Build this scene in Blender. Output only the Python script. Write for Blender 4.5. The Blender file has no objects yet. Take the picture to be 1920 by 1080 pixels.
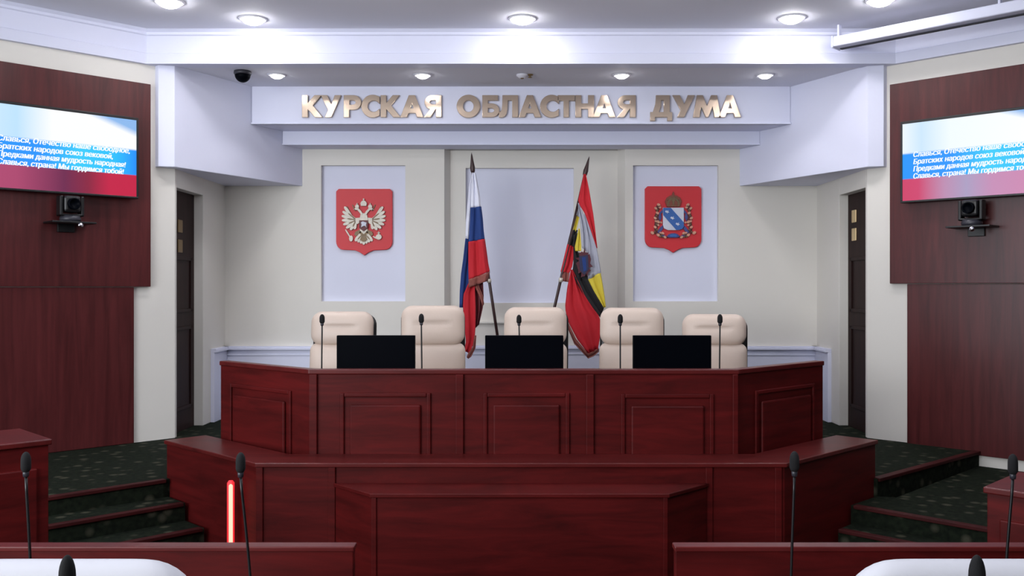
import bpy, bmesh, math, random
from mathutils import Vector, Matrix
random.seed(7)
SC = bpy.context.scene
COL = SC.collection
PI = math.pi
F = 1740.0; CX = 977.0; CY = 538.0; EYE = 1.74        # focal length in pixels, optical axis, eye height

def wx(px, Y): return (px - CX) * Y / F
def wz(py, Y): return EYE + (CY - py) * Y / F

# ------------------------------------------------------------------ materials
def srgb(r, g, b):
    f = lambda c: (c/255)/12.92 if c/255 <= .04045 else ((c/255+.055)/1.055)**2.4
    return (f(r), f(g), f(b), 1)

def new_mat(name):
    m = bpy.data.materials.new(name); m.use_nodes = True
    nt = m.node_tree
    return m, nt, nt.nodes['Principled BSDF']

def plain(name, col, rough=.5, metal=0, var=.06, scale=6, bump=0, spec=.5):
    """Principled material with a gentle procedural tone variation."""
    m, nt, b = new_mat(name)
    tc = nt.nodes.new('ShaderNodeTexCoord'); n = nt.nodes.new('ShaderNodeTexNoise')
    n.inputs['Scale'].default_value = scale; n.inputs['Detail'].default_value = 4
    nt.links.new(tc.outputs['Object'], n.inputs['Vector'])
    r = nt.nodes.new('ShaderNodeMix'); r.data_type = 'RGBA'
    r.inputs[6].default_value = tuple(c*(1-var) for c in col[:3]) + (1,)
    r.inputs[7].default_value = tuple(min(1, c*(1+var)) for c in col[:3]) + (1,)
    nt.links.new(n.outputs['Fac'], r.inputs[0]); nt.links.new(r.outputs[2], b.inputs['Base Color'])
    b.inputs['Roughness'].default_value = rough; b.inputs['Metallic'].default_value = metal
    b.inputs['Specular IOR Level'].default_value = spec
    if bump:
        n2 = nt.nodes.new('ShaderNodeTexNoise'); n2.inputs['Scale'].default_value = scale*20
        nt.links.new(tc.outputs['Object'], n2.inputs['Vector'])
        bp = nt.nodes.new('ShaderNodeBump'); bp.inputs['Strength'].default_value = bump
        bp.inputs['Distance'].default_value = .004
        nt.links.new(n2.outputs['Fac'], bp.inputs['Height']); nt.links.new(bp.outputs[0], b.inputs['Normal'])
    return m

def wood(name, dark, light, sc, rough=.35, spec=.5):
    m, nt, b = new_mat(name)
    tc = nt.nodes.new('ShaderNodeTexCoord'); mp = nt.nodes.new('ShaderNodeMapping')
    mp.inputs['Scale'].default_value = sc
    nt.links.new(tc.outputs['Object'], mp.inputs['Vector'])
    n = nt.nodes.new('ShaderNodeTexNoise'); n.inputs['Scale'].default_value = 1.6
    n.inputs['Detail'].default_value = 8; n.inputs['Roughness'].default_value = .65; n.inputs['Distortion'].default_value = .6
    nt.links.new(mp.outputs[0], n.inputs['Vector'])
    r = nt.nodes.new('ShaderNodeValToRGB')
    r.color_ramp.elements[0].position = .3; r.color_ramp.elements[0].color = dark
    r.color_ramp.elements[1].position = .72; r.color_ramp.elements[1].color = light
    nt.links.new(n.outputs['Fac'], r.inputs[0]); nt.links.new(r.outputs[0], b.inputs['Base Color'])
    b.inputs['Roughness'].default_value = rough; b.inputs['Specular IOR Level'].default_value = spec
    return m

def emit(name, col, s, var=.03):
    m, nt, b = new_mat(name)
    tc = nt.nodes.new('ShaderNodeTexCoord'); n = nt.nodes.new('ShaderNodeTexNoise'); n.inputs['Scale'].default_value = 3
    nt.links.new(tc.outputs['Object'], n.inputs['Vector'])
    r = nt.nodes.new('ShaderNodeMix'); r.data_type = 'RGBA'
    r.inputs[6].default_value = tuple(c*(1-var) for c in col[:3]) + (1,); r.inputs[7].default_value = col
    nt.links.new(n.outputs['Fac'], r.inputs[0]); nt.links.new(r.outputs[2], b.inputs['Emission Color'])
    b.inputs['Base Color'].default_value = (.05,.05,.05,1)
    b.inputs['Emission Strength'].default_value = s
    return m

M = {}
M['cream'] = plain('cream_paint', srgb(222,219,212), .7, var=.03, scale=2)
M['white'] = plain('white_paint', srgb(218,221,240), .6, var=.02, scale=2)
M['niche'] = plain('niche_white_paint', srgb(219,222,240), .65, var=.02, scale=2)
M['ceil'] = plain('ceiling_paint', srgb(226,227,237), .8, var=.02, scale=1)
M['mahogany'] = wood('mahogany_veneer', srgb(62,14,14), srgb(100,24,24), (1.1,1.1,9), .45, .16)
M['mahogany_top'] = wood('mahogany_top', srgb(70,19,19), srgb(106,32,31), (1.1,6,6), .34, .35)
M['panelwood'] = wood('brown_panel_veneer', srgb(64,26,27), srgb(92,40,41), (10,10,.7), .3, .35)
M['doorwood'] = wood('dark_door_veneer', srgb(28,14,13), srgb(46,25,22), (9,9,.8), .6, .2)
M['edge'] = wood('nosing_wood', srgb(50,15,16), srgb(72,24,24), (3,3,9), .6, .15)
M['leather'] = plain('cream_leather', srgb(212,194,180), .45, var=.05, scale=5, bump=.15)
M['whiteleather'] = plain('white_leather', srgb(206,207,213), .5, var=.03, scale=4, bump=.1)
M['black'] = plain('black_plastic', srgb(11,11,14), .4, var=.15)
M['foam'] = plain('black_foam', srgb(6,7,10), .85, var=.2, scale=60, bump=.3)
M['screenblack'] = plain('switched_off_screen', srgb(5,7,13), .4, var=.1, spec=.03)
M['darkgrey'] = plain('dark_grey_plastic', srgb(50,50,58), .4, var=.1)
M['chrome'] = plain('chrome', srgb(205,205,212), .15, 1)
M['brass'] = plain('pale_brass', srgb(226,200,150), .35, .6)
M['dullbrass'] = plain('dull_brass', srgb(120,98,66), .45, .5)
M['gold'] = plain('bronze_gold_metal', srgb(206,186,166), .2, .9, var=.1, scale=9)
M['polewood'] = plain('dark_pole_wood', srgb(52,30,30), .4, var=.2, scale=14)
M['red'] = plain('shield_red', srgb(205,38,48), .5, var=.04)
M['silver'] = plain('silver_relief', srgb(196,190,178), .45, .2, var=.22, scale=45)
M['oldgold'] = plain('old_gold_relief', srgb(112,92,66), .45, .3, var=.2, scale=40)
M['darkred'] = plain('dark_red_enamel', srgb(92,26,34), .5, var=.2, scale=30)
M['blue'] = plain('heraldic_blue', srgb(48,98,170), .5, var=.08, scale=30)
M['navy'] = plain('ribbon_blue', srgb(64,72,132), .5, var=.15, scale=30)
M['crown'] = plain('crown_brown_gold', srgb(128,66,52), .5, .2, var=.25, scale=40)
M['leaf'] = plain('wreath_pale_gold', srgb(206,150,128), .5, .1, var=.2, scale=40)
M['shieldwhite'] = plain('shield_silver_white', srgb(206,210,224), .5, var=.04)
M['fwhite'] = plain('flag_white', srgb(222,224,238), .8, var=.04, scale=8)
M['fblue'] = plain('flag_blue', srgb(24,56,120), .8, var=.08, scale=8)
M['fred'] = plain('flag_red', srgb(190,26,40), .8, var=.08, scale=8)
M['fyellow'] = plain('flag_yellow', srgb(212,192,62), .8, var=.06, scale=8)
M['fblack'] = plain('flag_black', srgb(22,20,24), .8, var=.1, scale=8)
M['fgrey'] = plain('flag_silver', srgb(168,170,184), .8, var=.06, scale=8)
M['emblemred'] = plain('flag_emblem_dark_red', srgb(84,38,48), .8, var=.35, scale=60)
M['emblemnavy'] = plain('flag_emblem_navy', srgb(46,48,78), .8, var=.25, scale=60)
M['fringe'] = plain('flag_fringe', srgb(138,78,70), .85, var=.35, scale=120)
M['lamp'] = emit('lamp_glow', (1,.98,1,1), 70)
M['lamp_small'] = emit('small_lamp_glow', (1,.98,1,1), 28)
M['ring'] = plain('lamp_ring', srgb(215,215,225), .4)
M['slot'] = plain('dark_slot', srgb(40,42,52), .7)
M['redcore'] = emit('red_lamp_core', (1,.34,.24,1), 2.4)
M['redglow'] = emit('red_lamp_housing', (1,.02,.03,1), .95)

def carpet():
    m, nt, b = new_mat('green_flecked_carpet')
    tc = nt.nodes.new('ShaderNodeTexCoord')
    n = nt.nodes.new('ShaderNodeTexNoise'); n.inputs['Scale'].default_value = 30; n.inputs['Detail'].default_value = 5
    nt.links.new(tc.outputs['Object'], n.inputs['Vector'])
    r = nt.nodes.new('ShaderNodeValToRGB')
    r.color_ramp.elements[0].position = .35; r.color_ramp.elements[0].color = srgb(18,23,17)
    r.color_ramp.elements[1].position = .7; r.color_ramp.elements[1].color = srgb(32,39,28)
    nt.links.new(n.outputs['Fac'], r.inputs[0])
    v = nt.nodes.new('ShaderNodeTexVoronoi'); v.inputs['Scale'].default_value = 9
    nt.links.new(tc.outputs['Object'], v.inputs['Vector'])
    r2 = nt.nodes.new('ShaderNodeValToRGB')
    r2.color_ramp.elements[0].position = .13; r2.color_ramp.elements[0].color = (1,1,1,1)
    r2.color_ramp.elements[1].position = .33; r2.color_ramp.elements[1].color = (0,0,0,1)
    nt.links.new(v.outputs['Distance'], r2.inputs[0])
    mx = nt.nodes.new('ShaderNodeMix'); mx.data_type = 'RGBA'
    mx.inputs[7].default_value = srgb(66,66,54)
    nt.links.new(r2.outputs[0], mx.inputs[0]); nt.links.new(r.outputs[0], mx.inputs[6])
    nt.links.new(mx.outputs[2], b.inputs['Base Color'])
    b.inputs['Roughness'].default_value = .95; b.inputs['Specular IOR Level'].default_value = .1
    n3 = nt.nodes.new('ShaderNodeTexNoise'); n3.inputs['Scale'].default_value = 300
    nt.links.new(tc.outputs['Object'], n3.inputs['Vector'])
    bp = nt.nodes.new('ShaderNodeBump'); bp.inputs['Strength'].default_value = .5; bp.inputs['Distance'].default_value = .005
    nt.links.new(n3.outputs['Fac'], bp.inputs['Height']); nt.links.new(bp.outputs[0], b.inputs['Normal'])
    return m
M['carpet'] = carpet()

# ------------------------------------------------------------------ mesh helpers
class MB:
    def __init__(s): s.v = []; s.f = []; s.m = []; s.sm = []
    def add(s, vs, fs, mi=0, smooth=False):
        o = len(s.v); s.v += [tuple(v) for v in vs]
        for f in fs: s.f.append([i+o for i in f]); s.m.append(mi); s.sm.append(smooth)
        return s
    def box(s, x0, x1, y0, y1, z0, z1, mi=0, rot=None):
        vs = [(x,y,z) for z in (z0,z1) for y in (y0,y1) for x in (x0,x1)]
        if rot: vs = [tuple(rot @ Vector(v)) for v in vs]
        return s.add(vs, [(0,2,3,1),(4,5,7,6),(0,1,5,4),(2,6,7,3),(0,4,6,2),(1,3,7,5)], mi)
    def prism(s, poly, z0, z1, mi=0):
        n = len(poly)
        vs = [(x,y,z0) for x,y in poly] + [(x,y,z1) for x,y in poly]
        fs = [tuple(range(n-1,-1,-1)), tuple(range(n,2*n))] + [(i,(i+1)%n,(i+1)%n+n,i+n) for i in range(n)]
        return s.add(vs, fs, mi)
    def xz(s, poly, y0, y1, mi=0, smooth=False):
        """polygon in the XZ plane pushed out in Y"""
        n = len(poly)
        vs = [(x,y0,z) for x,z in poly] + [(x,y1,z) for x,z in poly]
        fs = [tuple(range(n)), tuple(range(2*n-1,n-1,-1))] + [(i,i+n,(i+1)%n+n,(i+1)%n) for i in range(n)]
        return s.add(vs, fs, mi)
    def tube(s, pts, rad, seg=12, mi=0, cap=True):
        pts = [Vector(p) for p in pts]; n = len(pts)
        rad = rad if isinstance(rad, (list,tuple)) else [rad]*n
        vs = []; up = Vector((0,0,1))
        for i, p in enumerate(pts):
            t = (pts[min(i+1,n-1)] - pts[max(i-1,0)]).normalized()
            a = t.cross(Vector((0,1,0)) if abs(t.y) < .9 else Vector((1,0,0))).normalized(); b = t.cross(a)
            for k in range(seg):
                q = 2*PI*k/seg; vs.append(p + (a*math.cos(q) + b*math.sin(q))*rad[i])
        fs = [(i*seg+k, i*seg+(k+1)%seg, (i+1)*seg+(k+1)%seg, (i+1)*seg+k) for i in range(n-1) for k in range(seg)]
        if cap: fs += [tuple(range(seg-1,-1,-1)), tuple(range((n-1)*seg, n*seg))]
        return s.add(vs, fs, mi, True)
    def lathe(s, prof, c=(0,0,0), seg=24, mi=0, axis='z'):
        """prof: list of (radius, height)"""
        vs = []; n = len(prof)
        for r, h in prof:
            for k in range(seg):
                q = 2*PI*k/seg; a, b = r*math.cos(q), r*math.sin(q)
                vs.append((c[0]+a, c[1]+b, c[2]+h) if axis == 'z' else (c[0]+a, c[1]+h, c[2]+b))
        fs = [(i*seg+k, i*seg+(k+1)%seg, (i+1)*seg+(k+1)%seg, (i+1)*seg+k) for i in range(n-1) for k in range(seg)]
        fs += [tuple(range(seg-1,-1,-1)), tuple(range((n-1)*seg, n*seg))]
        return s.add(vs, fs, mi, True)
    def grid(s, P, mi=0, smooth=True, close=False):
        R = len(P); C = len(P[0])
        return s.add([p for r in P for p in r], [(i*C+j, i*C+j+1, (i+1)*C+j+1, (i+1)*C+j) for i in range(R-1) for j in range(C-1)], mi, smooth)
    def build(s, name, mats, parent=None, bevel=0, local=False, solid=0, seg=2):
        mats = mats if isinstance(mats, (list,tuple)) else [mats]
        off = Vector((0,0,0))
        if parent is not None and not local:
            p = parent
            while p: off += p.location; p = p.parent
        me = bpy.data.meshes.new(name)
        me.from_pydata([tuple(Vector(v)-off) for v in s.v], [], s.f)
        for m in mats: me.materials.append(m)
        me.polygons.foreach_set('material_index', s.m); me.polygons.foreach_set('use_smooth', s.sm)
        bm = bmesh.new(); bm.from_mesh(me); bmesh.ops.recalc_face_normals(bm, faces=bm.faces); bm.to_mesh(me); bm.free()
        me.update()
        o = bpy.data.objects.new(name, me); COL.objects.link(o)
        if parent is not None: o.parent = parent
        if solid:
            d = o.modifiers.new('solid', 'SOLIDIFY'); d.thickness = solid; d.offset = 0
        if bevel:
            d = o.modifiers.new('bevel', 'BEVEL'); d.width = bevel; d.segments = seg; d.limit_method = 'ANGLE'
            d.harden_normals = False
        return o

def tag(o, label, cat, group=None):
    o['label'] = label; o['category'] = cat
    if group: o['group'] = group
    return o
def struct(o):
    o['kind'] = 'structure'; return o
def thing(name, loc, label, cat, group=None, rz=0):
    o = bpy.data.objects.new(name, None); COL.objects.link(o); o.empty_display_size = .1
    o.location = loc; o.rotation_euler = (0,0,rz)
    return tag(o, label, cat, group)
def dup(root, loc, rz, label, group=None):
    r = root.copy(); COL.objects.link(r); r.location = loc; r.rotation_euler = (0,0,rz); r['label'] = label
    if group: r['group'] = group
    for ch in list(root.children):
        c = ch.copy(); COL.objects.link(c); c.parent = r
        for g in list(ch.children):
            d = g.copy(); COL.objects.link(d); d.parent = c
    return r

def offset_path(path, d):
    """offset an open plan polyline to its left by d, with mitred corners"""
    out = []; n = len(path)
    for i in range(n):
        P = Vector(path[i]); ns = []
        for a, b in ((i-1,i),(i,i+1)):
            if 0 <= a and b < n:
                t = (Vector(path[b])-Vector(path[a])).normalized(); ns.append(Vector((-t.y, t.x)))
        m = sum(ns, Vector((0,0))).normalized()
        out.append(tuple(P + m*(d/m.dot(ns[0]))))
    return out
def band(path, d0, d1):
    a = offset_path(path, d0); b = offset_path(path, d1)
    return a + b[::-1]
def sweep(mb, path, prof, mi=0):
    """closed profile [(offset, z)] swept along a plan polyline"""
    rings = []
    for d, z in prof: rings.append([(x,y,z) for x,y in offset_path(path, d)])
    n = len(prof); C = len(path)
    vs = [p for r in rings for p in r]
    fs = [(i*C+j, i*C+j+1, ((i+1)%n)*C+j+1, ((i+1)%n)*C+j) for i in range(n) for j in range(C-1)]
    fs += [tuple(i*C for i in range(n)), tuple(i*C+C-1 for i in range(n-1,-1,-1))]
    mb.add(vs, fs, mi)
def uv(u, v): return ((v-u)/2, (u+v)/2)       # u = Y-X, v = Y+X (axes of the 45 degree walls)
def arc(cx, cy, rx, ry, a0, a1, n=12):
    return [(cx+rx*math.cos(math.radians(a0+(a1-a0)*i/n)), cy+ry*math.sin(math.radians(a0+(a1-a0)*i/n))) for i in range(n+1)]

# ------------------------------------------------------------------ camera
cam = bpy.data.cameras.new('camera'); cam.sensor_width = 36; cam.lens = F/1920*36
cam.shift_x = -(CX-960)/1920; cam.shift_y = -(540-CY)/1920; cam.clip_start = .05
co = bpy.data.objects.new('camera', cam); COL.objects.link(co)
co.location = (0,0,EYE); co.rotation_euler = (PI/2,0,0); SC.camera = co

# ------------------------------------------------------------------ the room
DZ = .5                      # dais height
WU = 10.47                   # the slanted walls: Y = -|X| + WU... (X+Y or Y-X)
ZL = 3.53; ZH = 3.80         # lower and upper ceiling
struct(MB().box(-7,7,-4,9.2,-.1,0).build('floor', M['carpet']))
struct(MB().prism([(-7,-4),(7,-4),(7,5),(3.5,7.5),(-3.5,7.5),(-7,5)], ZH, ZH+.1).build('ceiling', M['ceil']))
struct(MB().prism([(-3.06,7.44),(3.06,7.44),(3.06,9.2),(-3.06,9.2)], ZL, ZL+.1).build('ceiling_lowered', M['ceil']))
# slanted side walls
struct(MB().prism([(-2.844,7.626),(-3.044,7.626),(-6.6,4.07),(-6.4,4.07)], 0, ZH).build('wall_left', M['cream']))
struct(MB().prism([(2.844,7.626),(6.4,4.07),(6.6,4.07),(3.044,7.626)], 0, ZH).build('wall_right', M['cream']))
# door walls
for s, nm in ((-1,'wall_left_rear'), (1,'wall_right_rear')):
    b = MB(); X0, X1 = sorted((s*2.844, s*3.04))
    b.box(X0,X1,7.626,7.665,DZ,ZL); b.box(X0,X1,8.30,9.2,DZ,ZL); b.box(X0,X1,7.665,8.30,2.56,ZL)
    struct(b.build(nm, M['cream'], bevel=.004))
    b = MB(); xa, xb = sorted((s*2.925, s*2.965)); b.box(xa,xb,7.66,8.305,DZ,2.565)
    for (y0,y1,z0,z1) in ((7.74,8.22,.68,1.4),(7.74,8.22,1.52,2.0)):
        for (a0,a1,c0,c1) in ((y0,y1,z0,z0+.03),(y0,y1,z1-.03,z1),(y0,y0+.03,z0,z1),(y1-.03,y1,z0,z1)):
            q = sorted((s*2.925, s*2.912)); b.box(q[0],q[1],a0,a1,c0,c1)
    d = struct(b.build('door_1' if s < 0 else 'door_2', M['doorwood'], bevel=.003))
    if s < 0: yy, zz, mt = 7.95, (2.26, 2.09), M['dullbrass']
    else: yy, zz, mt = 8.14, (2.36, 2.20), M['brass']
    for z in zz:
        q = sorted((s*2.926, s*2.916)); MB().box(q[0],q[1],yy-.05,yy+.05,z-.055,z+.055).build('door_plate', mt, d, bevel=.004)['label'] = 'small brass plate'

# back wall with two flanks, a recessed centre, and three white niches
ZB = 8.92; ZC = 9.04
zt, zb = wz(310,ZB), wz(565,ZB)
b = MB()
def flank(x0, x1, n0, n1, y, yb, z0, z1):
    b.box(x0,n0,y,yb,DZ,ZL); b.box(n1,x1,y,yb,DZ,ZL); b.box(n0,n1,y,yb,z1,ZL); b.box(n0,n1,y,yb,DZ,z0)
flank(-2.844,-.738, wx(602,ZB), wx(760,ZB), ZB, ZB+.25, zb, zt)
flank(1.0,2.844, wx(1187,ZB), wx(1347,ZB), ZB, ZB+.25, zb, zt)
flank(-.688,.94, wx(873,ZC), wx(1076,ZC), ZC, ZC+.13, wz(568,ZC), wz(315,ZC))
b.prism([(-.738,ZB),(-.688,ZC),(-.688,ZC+.13),(-.738,ZC+.13)], DZ, ZL)
b.prism([(.94,ZC),(1.0,ZB),(1.0,ZC+.13),(.94,ZC+.13)], DZ, ZL)
wb = struct(b.build('wall_back', M['cream']))
for (a, c, y, z0, z1) in ((602,760,ZB,zb,zt),(1187,1347,ZB,zb,zt),(873,1076,ZC,wz(568,ZC),wz(315,ZC))):
    MB().box(wx(a,y)-.005,wx(c,y)+.005,y+.055,y+.1,z0-.005,z1+.005).build('niche_panel', M['niche'], wb)['label'] = 'white recessed niche back'
b = MB(); b.box(-.6,.6,ZC-.03,ZC+.01,1.172,1.385); b.box(-.62,.62,ZC-.06,ZC+.01,1.385,1.402)
struct(b.build('trim_1', M['cream'], bevel=.003))

# white dado round the back of the dais
def dado(mb, x0, x1, y):
    mb.box(x0,x1,y-.05,y,DZ,1.14); mb.box(x0,x1,y-.085,y,1.14,1.158); mb.box(x0,x1,y-.07,y,1.158,1.172); mb.box(x0,x1,y-.06,y,1.085,1.10)
    mb.box(x0,x1,y-.065,y,DZ,DZ+.1)
b = MB(); dado(b,-2.844,-.74,ZB); dado(b,-.738,.998,ZC); dado(b,1.002,2.844,ZB)
for s in (-1,1):
    for (w,z0,z1) in ((.035,DZ,1.14),(.06,1.14,1.158),(.05,1.158,1.172)):
        q = sorted((s*2.844, s*(2.844-w))); b.box(q[0],q[1],8.5,ZB,z0,z1)
struct(b.build('trim_2', M['white'], bevel=.002))

# cornice between the two ceilings
path = [(6.0,4.415),(2.995,7.42),(-2.995,7.42),(-6.0,4.415)]     # room lies to the left of travel
b = MB(); sweep(b, path, [(0,ZL-.005),(.0,ZL+.078),(-.006,ZL+.083),(-.012,ZL+.085),(-.012,ZH-.05),(.0,ZH-.042),(.0,ZH-.022),(.025,ZH),(-.14,ZH),(-.14,ZL-.005)])
struct(b.build('trim_3', M['white']))

# slanted soffit boxes over the doors, and the stepped beam that carries the lettering
for s in (-1,1):
    P = [(s*2.92,7.47),(s*2.80,7.50),(s*2.10,8.925),(s*2.85,8.93),(s*2.85,7.62),(s*2.97,7.52)]
    if s > 0: P = P[::-1]
    struct(MB().prism(P, 2.71, ZL+.005).build('soffit_left' if s < 0 else 'soffit_right', M['white'], bevel=.004))
ZS = 8.29
b = MB(); b.prism([(-2.405,ZS),(2.405,ZS),(2.10,ZB+.005),(-2.10,ZB+.005)], 3.193, ZL+.005)
b.prism([(-2.41,ZS-.012),(2.41,ZS-.012),(2.405,ZS+.02),(-2.405,ZS+.02)], 3.193, 3.207)
b.prism([(-2.225,8.66),(2.225,8.66),(2.10,ZB+.005),(-2.10,ZB+.005)], 3.064, 3.193)
b.prism([(-2.23,8.65),(2.23,8.65),(2.225,8.67),(-2.225,8.67)], 3.064, 3.076)
struct(b.build('beam_back', M['white'], bevel=.002))

# dais and steps
dp = [(-1.36,5.56),(1.36,5.56),(2.10,6.31),(2.30,5.99),uv(3.55,10.47),(2.95,7.6),(2.95,9.0),(-2.95,9.0),(-2.95,7.6),uv(10.5,-.5),uv(8.25,-.5),uv(8.25,3.66),(-2.10,6.31)]
struct(MB().prism(dp, 0, DZ).build('floor_dais', M['carpet']))
SL = [(8.25,.5),(7.9,.39),(7.54,.28),(7.18,.14)]
b = MB()
for i, (u, z) in enumerate(SL[1:]):
    b.prism([uv(u,-.5),uv(u,3.70),uv(SL[i][0],3.70),uv(SL[i][0],-.5)], 0, z)
struct(b.build('floor_steps_left', M['carpet']))
SR = [(7.78,.39),(7.50,.28),(7.20,.14)]
b = MB(); b.prism([uv(3.70,7.78),uv(-3,7.78),uv(-3,10.45),uv(3.545,10.45),uv(3.545,8.36),uv(3.69,8.28)], 0, .39)
for i, (v, z) in enumerate(SR[1:]):
    b.prism([uv(3.68,v),uv(-3,v),uv(-3,SR[i][0]),uv(3.68,SR[i][0])], 0, z)
struct(b.build('floor_steps_right', M['carpet']))
# wooden nosings
b = MB()
for u, z in SL:
    b.prism([uv(u-.02,-.5),uv(u-.02,3.68),uv(u+.05,3.68),uv(u+.05,-.5)], z-.018, z+.005)
struct(b.build('trim_4', M['edge'], bevel=.004))
b = MB()
for v, z in SR:
    b.prism([uv(3.67,v-.02),uv(-3,v-.02),uv(-3,v+.05),uv(3.67,v+.05)], z-.018, z+.005)
b.prism([(2.312,5.978),(3.462,6.982),(3.43,7.03),(2.29,6.035)], DZ-.018, DZ+.005)
struct(b.build('trim_5', M['edge'], bevel=.004))

# ------------------------------------------------------------------ wood wall panels
def wallpanel(s, r, z0, z1, th, name, label):
    """on the slanted wall: inner edge along view ratio r, going outwards"""
    uu = WU - .001; X = -r*uu/(1+r) ; Y = uu/(1+r)
    X = r*Y
    L = 3.4; n = Vector((-1,-1)).normalized(); d = Vector((1,-1)).normalized()       # for the right side
    p = Vector((X, Y)); q = p + d*L
    P = [p, q, q+n*th, p+n*th]
    P = [(s*a.x, a.y) for a in P]
    if s > 0: P = P[::-1]
    o = MB().prism(P, z0, z1).build(name, M['panelwood'], bevel=.004)
    return tag(o, label, 'wall panel')
wallpanel(-1, (977-279)/F, 1.742, 3.365, .04, 'wall_panel', 'upper brown wood panel behind the left wall television')
wallpanel(-1, (977-249)/F, DZ+.002, 1.738, .025, 'wall_panel', 'lower dark brown wood panel under the left wall camera, down to the carpet')
wallpanel(1, (1672-977)/F, 1.767, 3.365, .04, 'wall_panel', 'upper brown wood panel behind the right wall television')
wallpanel(1, (1703-977)/F, .47, 1.763, .025, 'wall_panel', 'lower brown wood panel under the right wall camera, above the landing')

# ------------------------------------------------------------------ lettering
def loops_mesh(loops, ext, bev=0):
    """filled 2D outlines with holes, extruded; returns mesh in the XY plane"""
    c = bpy.data.curves.new('outline', 'CURVE'); c.dimensions = '2D'; c.fill_mode = 'BOTH'
    c.extrude = ext; c.bevel_depth = bev; c.bevel_resolution = 1
    for L in loops:
        sp = c.splines.new('POLY'); sp.points.add(len(L)-1); sp.use_cyclic_u = True
        for p, (x, y) in zip(sp.points, L): p.co = (x, y, 0, 1)
    o = bpy.data.objects.new('outline', c); COL.objects.link(o)
    me = bpy.data.meshes.new_from_object(o.evaluated_get(bpy.context.evaluated_depsgraph_get()))
    bpy.data.objects.remove(o); bpy.data.curves.remove(c)
    return me
def mesh_obj(name, me, mat, parent=None, loc=(0,0,0), rot=(0,0,0)):
    me.name = name; me.materials.clear(); me.materials.append(mat)
    for p in me.polygons: p.material_index = 0
    o = bpy.data.objects.new(name, me); COL.objects.link(o)
    if parent is not None: o.parent = parent
    o.location = loc; o.rotation_euler = rot
    return o
G = {}
G['К'] = [[(0,0),(.27,0),(.27,.40),(.64,0),(1,0),(.52,.53),(.95,1),(.62,1),(.27,.62),(.27,1),(0,1)]]
G['У'] = [[(0,1),(.31,1),(.53,.56),(.70,1),(1,1),(.52,0),(.21,0),(.37,.33)]]
G['Р'] = [[(0,0),(.30,0),(.30,.34),(.55,.34)]+arc(.55,.67,.45,.33,-90,90)+[(0,1)], [(.30,.56),(.50,.56)]+arc(.50,.67,.2,.11,-90,90)+[(.30,.78)]]
G['С'] = [[(1,.93)]+arc(.62,.5,.62,.52,62,298,22)+[(1,.07),(1,.36)]+arc(.68,.5,.36,.27,300,60,16)+[(1,.64)]]
G['А'] = [[(0,0),(.27,0),(.34,.19),(.66,.19),(.73,0),(1,0),(.63,1),(.37,1)], [(.41,.39),(.59,.39),(.5,.68)]]
G['Я'] = [[(1,0),(1,1)]+arc(.45,.68,.42,.32,90,258)+[(0,0),(.36,0),(.66,.38),(.70,.38),(.70,0)], [(.70,.58),(.70,.79)]+arc(.50,.685,.2,.105,90,270)]
G['О'] = [arc(.5,.5,.5,.52,0,352.5,47), arc(.5,.5,.24,.28,0,350,35)]
G['Б'] = [[(0,0)]+arc(.55,.31,.45,.31,-90,90)+[(.31,.62),(.31,.77),(.92,.77),(.92,1),(0,1)], [(.31,.20)]+arc(.52,.31,.2,.11,-90,90)+[(.31,.42)]]
G['Л'] = [[(.19,1),(1,1),(1,0),(.71,0),(.71,.77),(.46,.77),(.43,.35),(.38,.14),(.28,.02),(.12,-.02),(0,0),(0,.23),(.09,.24),(.15,.34),(.18,.6)]]
G['Т'] = [[(0,1),(1,1),(1,.76),(.65,.76),(.65,0),(.35,0),(.35,.76),(0,.76)]]
G['Н'] = [[(0,0),(.3,0),(.3,.38),(.7,.38),(.7,0),(1,0),(1,1),(.7,1),(.7,.62),(.3,.62),(.3,1),(0,1)]]
G['Д'] = [[(0,-.17),(.2,-.17),(.2,0),(.8,0),(.8,-.17),(1,-.17),(1,.22),(.89,.22),(.89,1),(.27,1),(.24,.6),(.12,.22),(0,.22)], [(.38,.22),(.63,.22),(.63,.78),(.49,.78),(.47,.5)]]
G['М'] = [[(0,0),(.22,0),(.29,.52),(.46,0),(.54,0),(.71,.52),(.78,0),(1,0),(.86,1),(.66,1),(.5,.48),(.34,1),(.14,1)]]
sign = [('К',568,605),('У',603,640),('Р',646,678),('С',679,712),('К',715,751),('А',752,794),('Я',796,828),
        ('О',857,900),('Б',905,936),('Л',936,971),('А',973,1014),('С',1013,1047),('Т',1046,1077),('Н',1079,1113),('А',1112,1153),('Я',1157,1191),
        ('Д',1219,1259),('У',1261,1301),('М',1299,1350),('А',1347,1388)]
st = thing('lettering_sign', (wx(978,ZS),ZS,wz(220,ZS)), 'gold metal raised Cyrillic letters across the white beam above the flags', 'sign')
for ch, a, c in sign:
    x0, x1 = wx(a,ZS), wx(c,ZS); z0, z1 = wz(220.5,ZS), wz(180,ZS)
    me = loops_mesh([[(x*(x1-x0), y*(z1-z0)) for x, y in L] for L in G[ch]], .012, .0025)
    mesh_obj('letter', me, M['gold'], st, Vector((x0, ZS-.0145, z0)) - st.location, (PI/2,0,0))

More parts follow.
